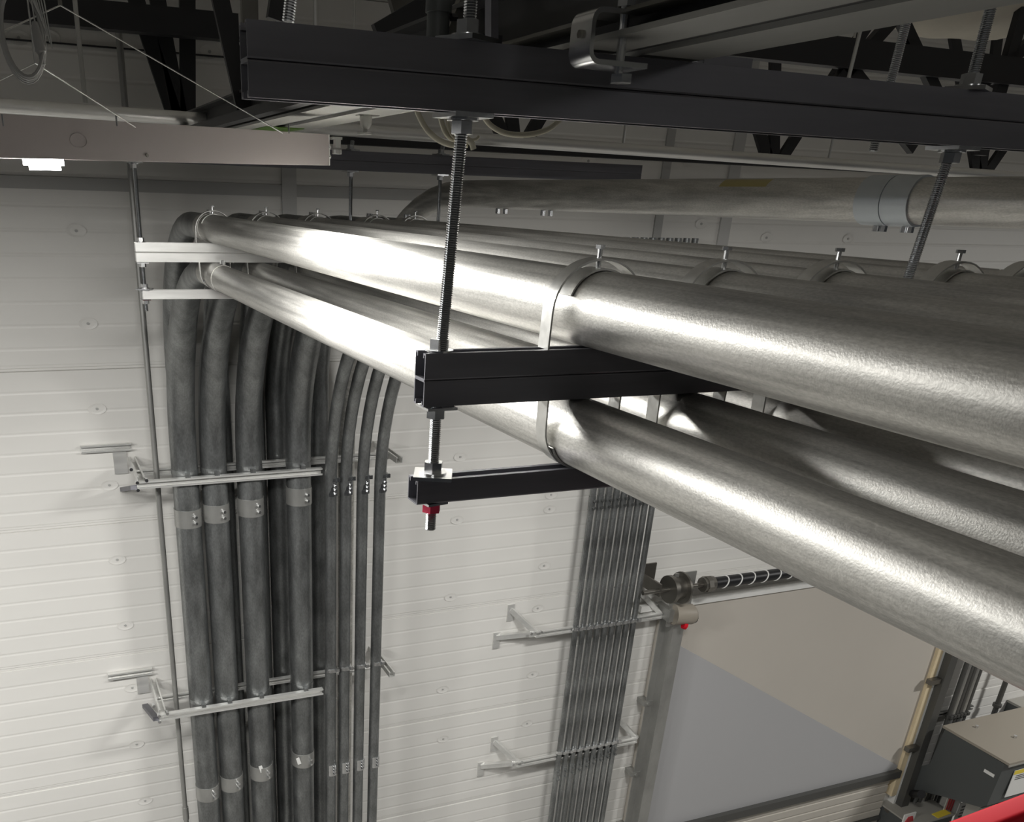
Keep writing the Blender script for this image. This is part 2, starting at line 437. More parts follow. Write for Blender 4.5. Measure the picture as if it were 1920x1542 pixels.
for i, x in enumerate(UX):
    conduit('steel_conduit', '%s large galvanised conduit of the upper tier, bending down behind the front risers' % ordu[i], 'conduit',
            'upper tier conduits', x, [.93, 1.19, 1.425, 1.598, 1.90, 2.165][i], ZU, YB-1.12, YB, RP, .079, horiz_coup=4.71)
cz = [-2.02, -2.0, -1.98, -1.93]
for i, x in enumerate(LX):
    ws = ['first big riser from the left', 'second big riser from the left', 'third big riser from the left', 'fourth big riser, just left of the slim ones'][i]
    conduit('steel_conduit', 'lower tier large conduit, the %s' % ws, 'conduit',
            'lower tier conduits', x, [.887, 1.082, 1.326, 1.677][i], ZB, YF-1.22, YF, RB, .088, coup=(cz[i]-.0, -4.30+.05*i), horiz_coup=4.42 if i == 0 else None)
for nm, px, py in (('steel_conduit.007', 489, 1443), ('steel_conduit.008', 559, 1428)):
    p = aty(px, py, YF-.087)
    o = bpy.data.objects.get(nm)
    if o: MB().bar(p+V((-.004, 0, .03)), p+V((.012, 0, -.03)), .028, .006, (0, 1, 0)).build('paper_tag', 'white', o)
# lower small conduits
zs_ = ZL+.0375
TIGHT = .006
for i, x in enumerate(SX):
    o = conduit('slim_conduit', ['slim conduit right beside the big risers, first of the four slim ones', 'second slim riser to the right of the big risers',
            'third slim riser to the right of the big risers', 'outermost slim riser, rightmost of the bundle'][i], 'conduit',
            'slim risers', x*.997, x*.997, zs_, 4.35, YS, .036, .042, coup=(), seg=24)
    for zc in (-1.86, -4.22):
        c = MB().tube([(x, YS, zc-.05), (x, YS, zc+.05)], .0455, 20).build('coupling', 'bright', o, True)
        for dz in (-.028, .0, .028):
            MB().hexa((x+.012, YS-.040, zc+dz), (x+.016, YS-.060, zc+dz), .009).build('set_screw', 'bright', c)
    for zc in (-1.79, -3.30):           # pipe straps on the struts
        MB().tube([(x, YS, zc-.014), (x, YS, zc+.014)], .047, 20).box((x+.03, YS-.05, zc-.012), (x+.052, YS-.03, zc+.016)).build('pipe_strap', 'bright', o)
# rear conduit hung under the top strut
A = V((2.20, 3.93, .0265)); B = V((2.40, 1.953, .033))
dr = (B-A).normalized(); P0 = B+dr*3.6
ys = 4.55; st = A-dr*((ys-A.y)/-dr.y) if abs(dr.y) > 0 else A
st = A+(A-B)*((ys-A.y)/(A.y-B.y)); R = 1.70; pts = [P0, B, A, st]
for i in range(1, 17):
    a = math.pi/2*i/16
    pts.append(st+V((-.02*i/16, R*math.sin(a), -R*(1-math.cos(a)))))
pts.append(V((pts[-1].x, pts[-1].y, -6.2)))
rc = tag(MB().tube(pts, .0605, 36).build('steel_conduit', 'pipe', None, True, A), 'large conduit hung high at the rear under the top struts, with a smooth coupling', 'conduit')
cB = atx(1672, 380, 2.37); ac = A+(B-A)*((A.y-cB.y)/(A.y-B.y))
k1 = MB().tube([ac-dr*.085, ac-dr*.002], .0665, 32).tube([ac+dr*.002, ac+dr*.085], .0665, 32).tube([ac-dr*.004, ac+dr*.004], .064, 32).build('coupling', 'coupling', rc, True)
for d in (-.04, -.015, .05, .07):
    p = ac+dr*d; MB().hexa(p-V((0, 0, .062)), p-V((0, 0, .082)), .010).build('set_screw', 'bright', k1)
for px in (945, 957, 1017, 1029):
    q = atx(px, 372, 2.2); p = A+(B-A)*((A.y-q.y)/(A.y-B.y)); MB().hexa(p-V((0, 0, .058)), p-V((0, 0, .082)), .012).build('set_screw', 'bright', rc)

# yellow factory stamp on the rear conduit
q0 = atx(1358, 350, 2.29); q1 = atx(1442, 350, 2.30)
mb = MB(); n_ = 6
for q in (q0, q1):
    p = A+(B-A)*((A.y-q.y)/(A.y-B.y))
    for i in range(n_+1):
        a_ = math.radians(112+34*i/n_); mb.v.append(p+V((.0608*math.cos(a_), 0, .0608*math.sin(a_))))
mb.f = [(i, i+1, n_+2+i, n_+1+i) for i in range(n_)]
mb.build('yellow_stamp', 'yellow_dull', rc, True)
# thin sprinkler main
pts = [aty(x, y, 4.2) for x, y in ((-150, 183), (0, 198), (620, 241), (1300, 286), (1920, 332), (2100, 344))]
z0, z1 = pts[1].z, pts[4].z
pts = [V((p.x, 4.2, z0+(z1-z0)*(p.x-pts[1].x)/(pts[4].x-pts[1].x))) for p in pts]
sp = tag(MB().tube(pts, .0255, 24).build('sprinkler_pipe', 'strut', None, True, pts[1]), 'long thin pipe running along the wall above the light fixture', 'pipe')
def hang(px, py0, py1, Y, r=.006):
    a = aty(px, py0, Y); b = aty(px, py1, Y); return MB().tube([a, V((a.x, a.y, 2.0))], r, 8)
hang(160, 193, 0, 4.2, .009).build('hanger_rod', 'wire', sp)
for px, py in ((662, 245), (838, 258), (1167, 280), (1552, 305)): hang(px, py, 0, 4.2, .006).build('hanger_rod', 'wire', sp)
# ------------------------------------------------------------------ riser brackets on the wall
def riser_bracket(zc, label, loc, lip):
    t = thing('riser_bracket', label, 'bracket', loc, None)
    xl = aty(255 if lip == 0 else 296, 906 if lip == 0 else 1340, 5.95).x
    k = 1.2; w = .05
    strut(MB(), (xl, 5.905, zc), (SX[0]-.06, 5.905, zc), (0, -1, 0), w, .04, k).build('strut_channel', 'strut', t)
    strut(MB(), (xl+.02, 6.160, zc+.005), (SX[3]+.2, 6.160, zc+.005), (0, -1, 0), w, .032, k).build('strut_channel', 'strut', t)
    strut(MB(), (xl-.30, YW-.004, zc+.13), (xl+.03, YW-.004, zc+.13), (0, -1, 0), w, .035, k).build('wall_plate', 'strut', t)
    for x in (xl+.03, SX[3]+.16):
        strut(MB(), (x, YW-.004, zc+.01), (x, 5.91, zc+.005), (0, 0, 1), w, .045, k).build('bracket_arm', 'strut', t)
    MB().bar((xl-.05, YW-.010, zc-.06), (xl-.05, YW-.010, zc+.10), .09, .012, (0, 1, 0)).build('wall_plate', 'strut', t)
    MB().bar((xl-.02, 5.90, zc-.02), (xl-.05, YW-.02, zc-.17), .045, .03).build('brace', 'strut_shaded', t)
    for dx, dz in ((.0, .02), (.0, -.03), (.06, .03), (-.03, .11)):
        MB().hexa((xl+dx, 5.90, zc+dz), (xl+dx, 5.86, zc+dz), .012).build('bolt', 'bright', t)
    for x in [.887, 1.082, 1.326, 1.677]:
        MB().tube([(x, YF, zc+.026), (x, YF, zc+.058)], .0905, 28).box((x-.016, 5.87, zc+.024), (x+.016, 5.93, zc+.05)).build('pipe_clamp', 'riser', t, True)
    return t
zb1 = aty(430, 893, 5.93).z; zb2 = aty(450, 1315, 5.93).z
riser_bracket(zb1, 'upper strut bracket holding the big risers to the wall', (.7, 6.0, zb1), 0)
riser_bracket(zb2, 'lower strut bracket holding the big risers to the wall', (.8, 6.0, zb2), 1)

# slim conduit left of the bundle, standing off on the wall
p0 = aty(262, 560, 6.1); p1 = aty(352, 1500, 6.1)
xm = p0.x*.7+p1.x*.3
lc = tag(MB().tube([(xm, 6.1, .9), (xm, 6.1, -6.5)], .019, 16).build('slim_conduit', 'track', None, True, (xm, 6.1, -1)), 'thin dark conduit standing at the left edge of the big risers', 'conduit')
MB().tube([(xm, 6.1, -4.62), (xm, 6.1, -4.5)], .025, 16).build('coupling', 'track', lc, True)
# ------------------------------------------------------------------ group of eight slim conduits at mid wall
YG = 6.22
xa = aty(1111, 935, YG).x; xb = aty(1212, 950, YG).x
xa = (aty(1111, 935, YG).x+aty(1033, 1530, YG).x)/2
xb = xa+.63
gx = [xa+(xb-xa)*i/8 for i in range(9)]
for i, x in enumerate(gx):
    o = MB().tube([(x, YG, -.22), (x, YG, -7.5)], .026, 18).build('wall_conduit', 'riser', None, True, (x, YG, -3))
    tag(o, '%s thin conduit from the left in the straight bundle of nine on the wall' % ['first', 'second', 'third', 'fourth', 'fifth', 'sixth', 'seventh', 'eighth', 'ninth'][i], 'conduit', 'straight wall conduits')
    for zc, dz in ((aty(1150, 940, YG).z, 0), (aty(1080, 1445-i*0, YG).z, .02*i)):
        MB().tube([(x, YG, zc-.06+dz), (x, YG, zc+.06+dz)], .030, 16).hexa((x, YG-.03, zc+.03+dz), (x, YG-.055, zc+.03+dz), .012).hexa((x, YG-.03, zc-.03+dz), (x, YG-.055, zc-.03+dz), .012).build('coupling', 'riser', o, True)
    for (pxx, pyy) in ((1150, 1168), (1100, 1400)):
        zc = aty(pxx, pyy, YG).z
        MB().tube([(x, YG, zc-.016), (x, YG, zc+.016)], .031, 16).box((x+.02, YG-.045, zc-.012), (x+.05, YG-.02, zc+.02)).build('pipe_strap', 'bright', o)
def wall_bracket(pl, pr, label, wl, wr):
    L = aty(*pl, YG+.05); Rr = aty(*pr, YG+.05); z = (L.z+Rr.z)/2
    t = thing('wall_bracket', label, 'bracket', (L.x, YW, z))
    strut(MB(), (L.x, 6.25, z), (Rr.x, 6.25, z), (0, -1, 0), .055, .03, 1.2).build('strut_channel', 'strut', t)
    for x, s in ((L.x, -1), (Rr.x, -1)):
        for dx, dz in ((-.18, .20), (-.30, -.06)):
            p = V((x+dx*(1 if x == L.x else .9), YW, z+dz))
            MB().bar(p, (x+.02, 6.26, z), .04, .045).build('bracket_arm', 'strut', t)
            MB().box((p.x-.035, YW-.012, p.z-.11), (p.x+.03, YW, p.z+.05)).build('wall_plate', 'strut', t)
    for dx in (.04, -.06): MB().hexa((L.x+dx, 6.22, z+.03), (L.x+dx, 6.20, z+.03), .014).build('bolt', 'bright', t)
    return t
wall_bracket((1000, 1190), (1236, 1149), 'upper triangular strut bracket behind the nine straight conduits', 0, 0)
wall_bracket((966, 1432), (1190, 1383), 'lower triangular strut bracket behind the nine straight conduits', 0, 0)

# ------------------------------------------------------------------ dock door with torsion shaft
YD = 6.34
xl = aty(1237, 1133, YD).x; xr = aty(1756, 1222, YD).x+.02
zt = aty(1300, 1131, YD).z; zd = aty(1690, 1440, YD).z
door = struct(MB().box((xl+.05, YD+.01, zd), (xr, YW-.001, zt)).build('door_1', 'cream'))
struct(MB().box((xl-.22, YD-.02, zt-.012), (xr+.3, YW, zt+.05)).build('trim_9', 'white'))
# flat blue-grey area over the lower left of the header, upper edge sloping
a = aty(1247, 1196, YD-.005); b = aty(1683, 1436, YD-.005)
MB().prism([(a.x, zd-.0), (b.x, zd-.0), (b.x, b.z), (a.x, a.z)], (0, YD+.012, 0), (0, YD-.004, 0), (1, 0, 0), (0, 0, 1)).build('header_lower_area', 'grey_area', door)
MB().box((xl+.05, YD-.06, zd-.10), (xr-.02, YD+.03, zd)).build('top_seal', 'dtrack', door)
for i in range(4):
    z1 = zd-.10-i*.62
    mb = MB(); pr = [(YD+.02, z1)]
    for k in range(5):
        zz = z1-.02-k*.12
        pr += [(YD, zz), (YD, zz-.09), (YD+.012, zz-.095), (YD+.012, zz-.115)]
    pr += [(YD+.02, z1-.61), (YD+.05, z1-.61), (YD+.05, z1)]
    mb.prism(pr, (xl+.2, 0, 0), (xr-.1, 0, 0), (0, 1, 0), (0, 0, 1)); mb.build('door_section', 'door', door)
    MB().box((xl+.2, YD-.03, z1-.64), (xr-.1, YD+.02, z1-.60)).build('section_rail', 'dtrack', door)
# left track
MB().box((xl-.0, YD-.05, zd-2.6), (xl+.085, YD-.04, zt+.02)).box((xl+.075, YD-.16, zd-2.6), (xl+.085, YD-.04, zt+.02)).box((xl+.085, YD-.16, zd-2.6), (xl+.20, YD-.15, zt+.02)).build('door_track', 'track', door)
MB().box((xl-.02, YD-.17, zt-.12), (xl+.22, YD-.155, zt+.42)).build('bearing_plate', 'track', door)
for z in (zt-1.05, zt-1.9, zt-2.6):
    MB().box((xl-.03, YD-.06, z), (xl+.08, YW, z+.05)).hexa((xl+.02, YD-.05, z+.025), (xl+.02, YD-.075, z+.025), .018).build('track_bracket', 'track', door)
# right jamb and track
jw = [(1757, 1222), (1690, 1437)]
xj = xr-.03
MB().box((xj, YD-.03, zd-.4), (xj+.085, YW, zt)).build('jamb_seal', 'wood', door)
MB().box((xj+.085, YD-.03, zd-2.6), (xj+.12, YW, zt)).build('jamb_edge', 'white', door)
MB().box((xj+.12, YD-.10, zd-2.6), (xj+.17, YW, zt)).box((xj+.17, YD-.12, zd-2.6), (xj+.24, YD-.06, zt)).box((xj+.12, YD-.12, zd-2.6), (xj+.17, YD-.10, zt)).build('door_track', 'dtrack', door)
for z in (zt-1.5, zd+.3, zd-.6):
    MB().box((xj-.05, YD-.1, z), (xj+.13, YD-.03, z+.06)).build('track_bracket', 'shaft', door)
# torsion shaft
ys_ = 6.12
s0 = aty(1205, 1113, ys_); s1 = aty(1470, 1078, ys_); zz = aty(1330, 1095, ys_).z
ts = thing('torsion_shaft', 'door counterbalance shaft with black coiled spring and cable drum above the dock door', 'door spring', (s0.x, ys_, zz))
MB().tube([(s0.x, ys_, zz), (xr, ys_, zz)], .022, 14).build('shaft', 'shaft', ts, True)
xs = aty(1333, 1094, ys_).x
mb = MB(); mb.tube([(xs, ys_, zz), (xr-.6, ys_, zz)], .055, 20); mb.build('spring', 'spring', ts, True)
for i in range(8):
    x = xs+.12+i*.155
    pts = [(x+.035*math.sin(a*math.pi/8)+.03*a/8, ys_+.057*math.cos(a*2*math.pi/16), zz+.057*math.sin(a*2*math.pi/16)) for a in range(17)]
    MB().tube(pts, .0065, 6).build('paint_stripe', 'white', ts)
MB().tube([(xs-.10, ys_, zz), (xs+.02, ys_, zz)], .07, 12).tube([(xs-.07, ys_, zz), (xs-.02, ys_, zz)], .08, 8).build('winding_cone', 'shaft', ts)
xd = aty(1268, 1103, ys_).x
MB().tube([(xd-.09, ys_, zz), (xd-.05, ys_, zz), (xd-.05, ys_, zz), (xd+.05, ys_, zz), (xd+.05, ys_, zz), (xd+.07, ys_, zz)], [.13, .13, .10, .10, .15, .15], 28).build('cable_drum', 'shaft', ts, True)
MB().box((xd-.20, ys_-.02, zz-.05), (xd-.18, YW-.004, zz+.07)).box((xd-.2, YW-.02, zz-.05), (xd-.05, YW-.004, zz+.16)).build('end_bearing', 'shaft', ts)
# signal horn
hp = aty(1276, 1152, 6.15)
al = thing('signal_horn', 'small round beige signal horn with red lens beside the door track', 'horn', (hp.x, hp.y, hp.z))
MB().tube([hp+V((-.09, .0, .01)), hp+V((-.085, 0, .01)), hp+V((.10, -.03, 0)), hp+V((.115, -.03, 0))], [.085, .098, .098, .085], 22).build('body', 'boxtop', al, True)
MB().tube([hp+V((.112, -.03, -.02)), hp+V((.13, -.03, -.02))], .072, 18).build('dark_face', 'spring', al, True)
MB().tube([hp+V((.0, -.06, -.085)), hp+V((.03, -.07, -.098))], .035, 12).build('red_lens', 'red', al, True)
MB().box(hp+V((-.14, -.02, -.06)), hp+V((-.08, .2, .06))).build('mount', 'track', al)

# ------------------------------------------------------------------ electrical gear at lower right
YR = 6.24
xg0 = aty(1797, 1290, YR).x
for i in range(6):
    x = xg0+i*.056
    o = tag(MB().tube([(x, YR, .2), (x, YR, -7.2)], .026, 12).build('wall_conduit', 'track' if i % 3 == 1 else 'dtrack', None, True, (x, YR, -4)),
        '%s dark conduit from the left in the tight bundle right of the door' % ordn[i].replace('nearest', 'first').replace('farthest', 'last'), 'conduit', 'dark conduits right of the door')
    z = aty(1800, 1338, YR).z
    MB().tube([(x, YR, z-.02), (x, YR, z+.02)], .031, 12).box((x-.02, YR-.05, z-.02), (x+.02, YR-.02, z+.02)).build('pipe_strap', 'dtrack', o)
xs1 = aty(1878, 1300, YR).x
o = tag(MB().tube([(xs1, YR, .2), (xs1, YR, -6.2)], .030, 12).build('wall_conduit', 'dtrack', None, True, (xs1, YR, -4)), 'single dark conduit above the taupe lid of the enclosure', 'conduit')
z = aty(1872, 1322, YR).z
MB().tube([(xs1, YR, z-.02), (xs1, YR, z+.02)], .05, 12).build('pipe_strap', 'dtrack', o)
zr = aty(1770, 1343, YR).z
tag(strut(MB(), (xg0-.25, YR+.07, zr), (xg0+.45, YR+.07, zr), (0, -1, 0), .05, .04, 1.2).build('strut_channel', 'dtrack', off=(xg0, YR, zr)), 'short dark strut crossing behind the tight conduit bundle', 'strut')
# big enclosure
A0 = aty(1772, 1367, 6.1); xE = A0.x; zE = A0.z
poly = [atx(px, py, xE) for px, py in ((1772, 1367), (1884, 1434), (1850, 1512), (1837, 1514), (1760, 1492), (1700, 1479), (1718, 1440), (1743, 1433))]
yE = poly[1].y; zEb = poly[2].z
en = thing('electrical_enclosure', 'big dark grey electrical enclosure with taupe lid jutting from the wall', 'enclosure', (xE, 6.1, zEb))
xE2 = xE+1.45
MB().prism([(p.y, p.z) for p in poly], (xE, 0, 0), (xE2, 0, 0), (0, 1, 0), (0, 0, 1)).build('body', 'box', en)
MB().box((xE-.01, yE-.05, zE), (xE2, 6.13, zE+.03)).build('lid', 'boxtop', en)
MB().box((xE-.005, yE-.055, zE-.02), (xE2, yE-.045, zE+.0)).build('lid_edge', 'grey', en)
for px, py in ((1831, 1365), (1903, 1384)):
    p = atz(px, py, zE+.03); MB().tube([p, p+V((0, 0, .03))], .018, 10).build('lid_bolt', 'bright', en)
# nameplate on the side, facing left
n0 = atx(1846, 1443, xE-.003); n1 = atx(1864, 1456, xE-.003)
def side_text(txt, size, p, parent, m, rot):
    cu = bpy.data.curves.new('lettering', 'FONT'); cu.body = txt; cu.size = size; cu.align_x = 'CENTER'; cu.align_y = 'CENTER'
    cu.extrude = .0008
    tmp = bpy.data.objects.new('lettering', cu); C.objects.link(tmp)
    dg = bpy.context.evaluated_depsgraph_get(); me = bpy.data.meshes.new_from_object(tmp.evaluated_get(dg))
    bpy.data.objects.remove(tmp)
    o = bpy.data.objects.new('lettering', me); C.objects.link(o); me.materials.clear(); me.materials.append(M[m])
    o.parent = parent; o.location = V(p)-V(parent['_o']); o.rotation_euler = rot; o['_o'] = parent['_o']
    return o
npl = MB().box((xE-.006, n1.y, n1.z-.02), (xE, n0.y, n0.z+.005)).build('nameplate', 'white', en)
pc = V((xE-.008, (n0.y+n1.y)/2, (n0.z+n1.z)/2-.008))
side_text('0000', .05, pc, npl, 'ink', (math.pi/2, 0, -math.pi/2)) if False else None
# warning label on front
w0 = aty(1903, 1446, yE-.003); w1 = aty(1940, 1466, yE-.003)
wl = MB().box((w0.x, yE-.006, w1.z-.12), (w0.x+.6, yE, w0.z)).build('warning_label', 'white', en)
MB().box((w0.x, yE-.008, w0.z-.055), (w0.x+.6, yE-.005, w0.z)).build('warning_stripe', 'yellow', wl)
for k in range(3):
    MB().box((w0.x+.05, yE-.008, w0.z-.085-k*.025), (w0.x+.5-.08*k, yE-.005, w0.z-.075-k*.025)).build('print_line', 'ink', wl)
# second dark box further right
d0 = aty(1896, 1320, 6.34)
e2 = thing('junction_box', 'small dark box on the wall right of the single conduit', 'enclosure', (d0.x, 6.3, d0.z-.5))
yb = atz(1912, 1320, d0.z).y
yb = max(6.0, min(6.16, yb))
MB().box((d0.x, yb, d0.z-.42), (d0.x+1.2, YW-.006, d0.z-.0)).build('body', 'box', e2)
MB().box((d0.x-.01, yb-.01, d0.z), (d0.x+1.2, YW-.006, d0.z+.03)).build('lid', 'grey', e2)
MB().tube([(d0.x+.30, yb, d0.z-.2), (d0.x+.30, yb-.03, d0.z-.2)], .05, 12).build('knob', 'bright', e2)
# conduits under the enclosure, sign plates and cabinets
yg = 6.25
for i in range(6):
    p = aty(1716+i*8, 1500+i*2.2, yg)
    tag(MB().tube([(p.x, yg, p.z+.25), (p.x-.0, yg, p.z-2.2)], .027, 12).build('wall_conduit', 'riser', None, True, (p.x, yg, p.z)),
        '%s short grey conduit from the left dropping below the enclosure' % ordn[i].replace('nearest', 'first').replace('farthest', 'last'), 'conduit', 'conduits below the enclosure')
tp = aty(1712, 1489, 6.2)
tag(MB().tube([tp, aty(1728, 1490, 6.0)], .05, 10).build('conduit_fitting', 'spring', None, True, tp), 'dark conduit elbow fitting under the left end of the enclosure', 'fitting')
# grey disconnect with red hazard sticker and yellow label
q0 = aty(1733, 1545, 5.9); q1 = aty(1788, 1527, 5.9)
dc = thing('disconnect_switch', 'grey disconnect cabinet with yellow label under the enclosure', 'cabinet', (q0.x, 6.3, q0.z-.6))
MB().box((q0.x-.2, 5.9, q1.z-.9), (q1.x, YW, q1.z-.02)).build('body', 'box', dc)
MB().box((q0.x-.21, 5.89, q1.z-.02), (q1.x+.01, YW, q1.z)).build('lid', 'grey', dc)
y0 = atz(1753, 1531, q1.z+.004); y1 = atz(1777, 1522, q1.z+.004)
MB().bar(y0, y1, .09, .006).build('yellow_label', 'yellow', dc)
hs = aty(1703, 1538, 5.98)
MB().box((hs.x-.10, 5.97, hs.z-.12), (hs.x+.09, 5.985, hs.z+.10)).build('hazard_sign', 'white', dc)
MB().prism([(hs.x+.07*math.cos(math.pi/3*k), hs.z-.01+.08*math.sin(math.pi/3*k)) for k in range(6)], (0, 5.972, 0), (0, 5.962, 0), (1, 0, 0), (0, 0, 1)).build('hazard_mark', 'redp', dc)
r0 = aty(1776, 1501, 6.0); r1 = aty(1794, 1520, 6.0)
ws_ = thing('warning_sign', 'white sign with red print below the enclosure', 'sign', (r0.x, 6.0, r1.z))
MB().box((r0.x, 6.0, r1.z-.06), (r1.x+.03, 6.01, r0.z+.15)).build('plate', 'white', ws_)
for k in range(3):
    MB().box((r0.x+.03+.045*k, 5.994, r1.z-.02), (r0.x+.055+.045*k, 6.0, r0.z+.05)).build('print_line', 'redp', ws_)
r0 = aty(1796, 1520, 5.95); r1 = aty(1838, 1515, 5.95)
is_ = thing('notice_board', 'pale notice with grey print lines beside the red printed sign', 'sign', (r0.x, 5.95, r0.z-.2))
MB().box((r0.x, 5.95, r0.z-.22), (r1.x, 5.962, r0.z+.10)).build('plate', 'white', is_)
for k in range(5):
    MB().box((r0.x+.05, 5.944, r0.z+.03-.05*k), (r1.x-.08, 5.95, r0.z+.045-.05*k)).build('print_line', 'ink', is_)
for k, (xa_, xb_, lab) in enumerate(((1836, 1868, 'left of the two grey panels behind the red rail'), (1869, 1935, 'right of the two grey panels behind the red rail'))):
    r0 = aty(xa_, 1518-k*8, 5.5); r1 = aty(xb_, 1518-k*8, 5.5); r0.z = zEb-.20
    o = thing('panel_cabinet', lab, 'cabinet', (r0.x, 5.5, -H), 'grey panels behind the rail')
    MB().box((r0.x+.004, 5.5, -H), (r1.x-.004, 5.66, r0.z+.06)).build('body', 'grey', o)
    MB().box((r0.x+.02, 5.49, r0.z-2.5), (r1.x-.02, 5.5, r0.z+.03)).build('door', 'grey', o)

# red guard rail of the lift, close to the lens
ra = aty(1812, 1546, .95); rb = aty(1925, 1503, .95)
d = (rb-ra).normalized()
rl = thing('guard_rail', 'red painted lift guard rail in the bottom right corner', 'railing', tuple(ra))
def rrect(w, h, r, n=5):
    o = []
    for cx, cy, a0 in ((w/2-r, h/2-r, 0), (-w/2+r, h/2-r, 90), (-w/2+r, -h/2+r, 180), (w/2-r, -h/2+r, 270)):
        for i in range(n+1):
            a = math.radians(a0+90*i/n); o.append((cx+r*math.cos(a), cy+r*math.sin(a)))
    return o
nrm = V((0, 1, 0)).cross(d).normalized()*-1
if nrm.z < 0: nrm = -nrm
MB().prism(rrect(.05, .05, .010), ra-d*.25-nrm*.026, rb+d*1.2-nrm*.026, (0, 1, 0), nrm).build('rail', 'red', rl, True)
MB().prism(rrect(.045, .045, .009), rb+d*.5-nrm*.05, rb+d*.5-V((0, 0, .9)), (1, 0, 0), (0, 1, 0)).build('post', 'red', rl, True)

# ------------------------------------------------------------------ light fixture
L0 = aty(0, 296, 2.15); R0 = aty(617, 310.5, 2.70)
ux = (R0-L0).normalized(); uy = V((-ux.y, ux.x, 0)).normalized(); uz = ux.cross(uy).normalized()
if uz.z < 0: uz = -uz
lf = thing('light_fixture', 'long pale linear light fixture hung on thin wires at upper left', 'lamp', tuple(R0))
s_ = L0-ux*.32; hL = .0765
hh = MB()
prof = [(0, 0), (.004, 0), (.004, .006), (.120, .006), (.120, 0), (.124, 0), (.124, hL), (0, hL)]
hh.prism(prof, s_, R0, uy, uz); hh.build('housing', 'housing', lf)
MB().prism([(-.001, 0), (.125, 0), (.125, hL), (-.001, hL)], R0, R0+ux*.003, uy, uz).build('end_cap', 'white', lf)
for dz in (.022, .045):
    p = R0+uz*dz+uy*.004
    MB().hexa(p, p+ux*.008, .006).build('screw', 'bright', lf)
p = L0.lerp(R0, .20)
MB().prism([(.0, 0), (.06, 0), (.06, -.012), (.0, -.012)], L0+ux*.090, L0+ux*.147, uy, uz).prism([(.004, -.0125), (.05, -.0125), (.05, -.021), (.004, -.021)], L0+ux*.096, L0+ux*.141, uy, uz).build('lens', 'lens', lf)
kp = aty(153, 262, 2.05); kr = []
kc = L0+ux*.19+uz*.036-uy*.0008
pts = [kc+ux*.021*math.cos(a*math.pi/12)+uz*.0135*math.sin(a*math.pi/12) for a in range(25)]
MB().tube(pts, .0006, 6, False).build('knockout_ring', 'housing', lf)
kc = L0+ux*.37+uz*.012-uy*.001
MB().tube([kc, kc-uy*.002], .004, 8).build('screw', 'shaft', lf)
def wire(pts, r, m='wire'): return MB().tube(pts, r, 6)
top = aty(113, 10, 2.2)
wire([aty(565, 249, 2.37)+uy*.06, top], .0014).build('suspension_wire', 'wire', lf)
top2 = aty(66, 118, 2.0)
wire([aty(290, 238, 2.15)+uy*.06, top2], .0012).build('suspension_wire', 'wire', lf)
wire([top, aty(-30, 75, 2.1)], .0014).build('suspension_wire', 'wire', lf)
wire([top2, aty(-30, 165, 2.0)], .0012).build('suspension_wire', 'wire', lf)
wire([top, V((top.x, top.y, 2.0))], .004).build('hanger_strap', 'shaft', lf)
wire([top2, V((top2.x-.002, top2.y, 2.0))], .0015).build('suspension_wire', 'wire', lf)
for px in (36, 249, 571):
    a = aty(px, 236 if px == 36 else (236 if px == 249 else 250), 2.0+.4*px/617); MB().tube([a+uy*.05, a+uy*.05+V((0, 0, .02))], .002, 6).build('hook', 'bright', lf)
# sensor plug hanging off the right end
pe = aty(632, 277, 2.45)
MB().box(pe+V((-.012, 0, .018)), pe+V((.014, .02, .024))).box(pe+V((-.004, 0, .0)), pe+V((.01, .018, .018))).tube([pe+V((.003, .01, -.004)), pe+V((.003, .01, -.014))], .012, 12).build('end_sensor', 'glass', lf)
# coiled spare cable at far upper left
cc = aty(42, 62, 1.9); co = thing('cable_coil', 'coiled spare cable hanging with a small connector at top left corner', 'cable', tuple(cc))
mb = MB()
for k in range(4):
    pts = []
    for i in range(29):
        a = math.pi*2*i/28; pts.append(cc+V((.031*math.cos(a)*(1+.04*k), .012*math.sin(a*1.0+k)+.004*k, .064*math.sin(a)*(1+.03*k))))
    mb.tube(pts, .0030, 7)
mb.build('loop', 'gcable', co, True)
mb = MB()
for k in range(6):
    mb.tube([cc+V((.004+.006*k, 0, .14)), cc+V((.008+.006*k, .004, .09)), cc+V((.03+.003*k, .002, .03-.01*k))], .0013, 6)
mb.build('strand', 'wire', co, True)
cn = aty(70, 80, 1.9)
MB().tube([cn+V((0, 0, .03)), cn+V((0, 0, .02)), cn+V((.004, 0, -.012)), cn+V((.004, 0, -.018)), cn+V((.005, 0, -.032))], [.004, .007, .0095, .005, .0045], 12).build('connector', 'gcable', co, True)
wire([cn+V((0, 0, .03)), cn+V((-.006, 0, .16))], .0012).build('strand', 'wire', co)

# ------------------------------------------------------------------ overhead rails, clamp, joists, pipes
def yrail(name, label, cat, x0, x1, z0, z1, ya, yb, m, openz=None):
    o = MB().box((x0, ya, z0), (x1, yb, z1)); return tag(o.build(name, m, off=(x0, ya, z0)), label, cat)
zr0 = ZT+.0413+.004
ra1 = thing('overhead_beam', 'pale steel beam resting across the big strut from upper right to above the lamp', 'beam', (.87, 1.3, zr0))
for xa_, xb_ in ((.765, .845), (.885, .985)):
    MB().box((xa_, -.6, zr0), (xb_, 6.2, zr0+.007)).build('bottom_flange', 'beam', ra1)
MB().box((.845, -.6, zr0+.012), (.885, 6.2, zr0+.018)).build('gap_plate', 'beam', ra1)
MB().box((.805, -.6, zr0+.007), (.965, 6.2, zr0+.10)).build('web', 'beam_shaded', ra1)
MB().box((.772, -.6, zr0+.027), (.81, 6.2, zr0+.032)).build('top_flange', 'brown', ra1)  # darker material stands for the unlit look of the beam paint
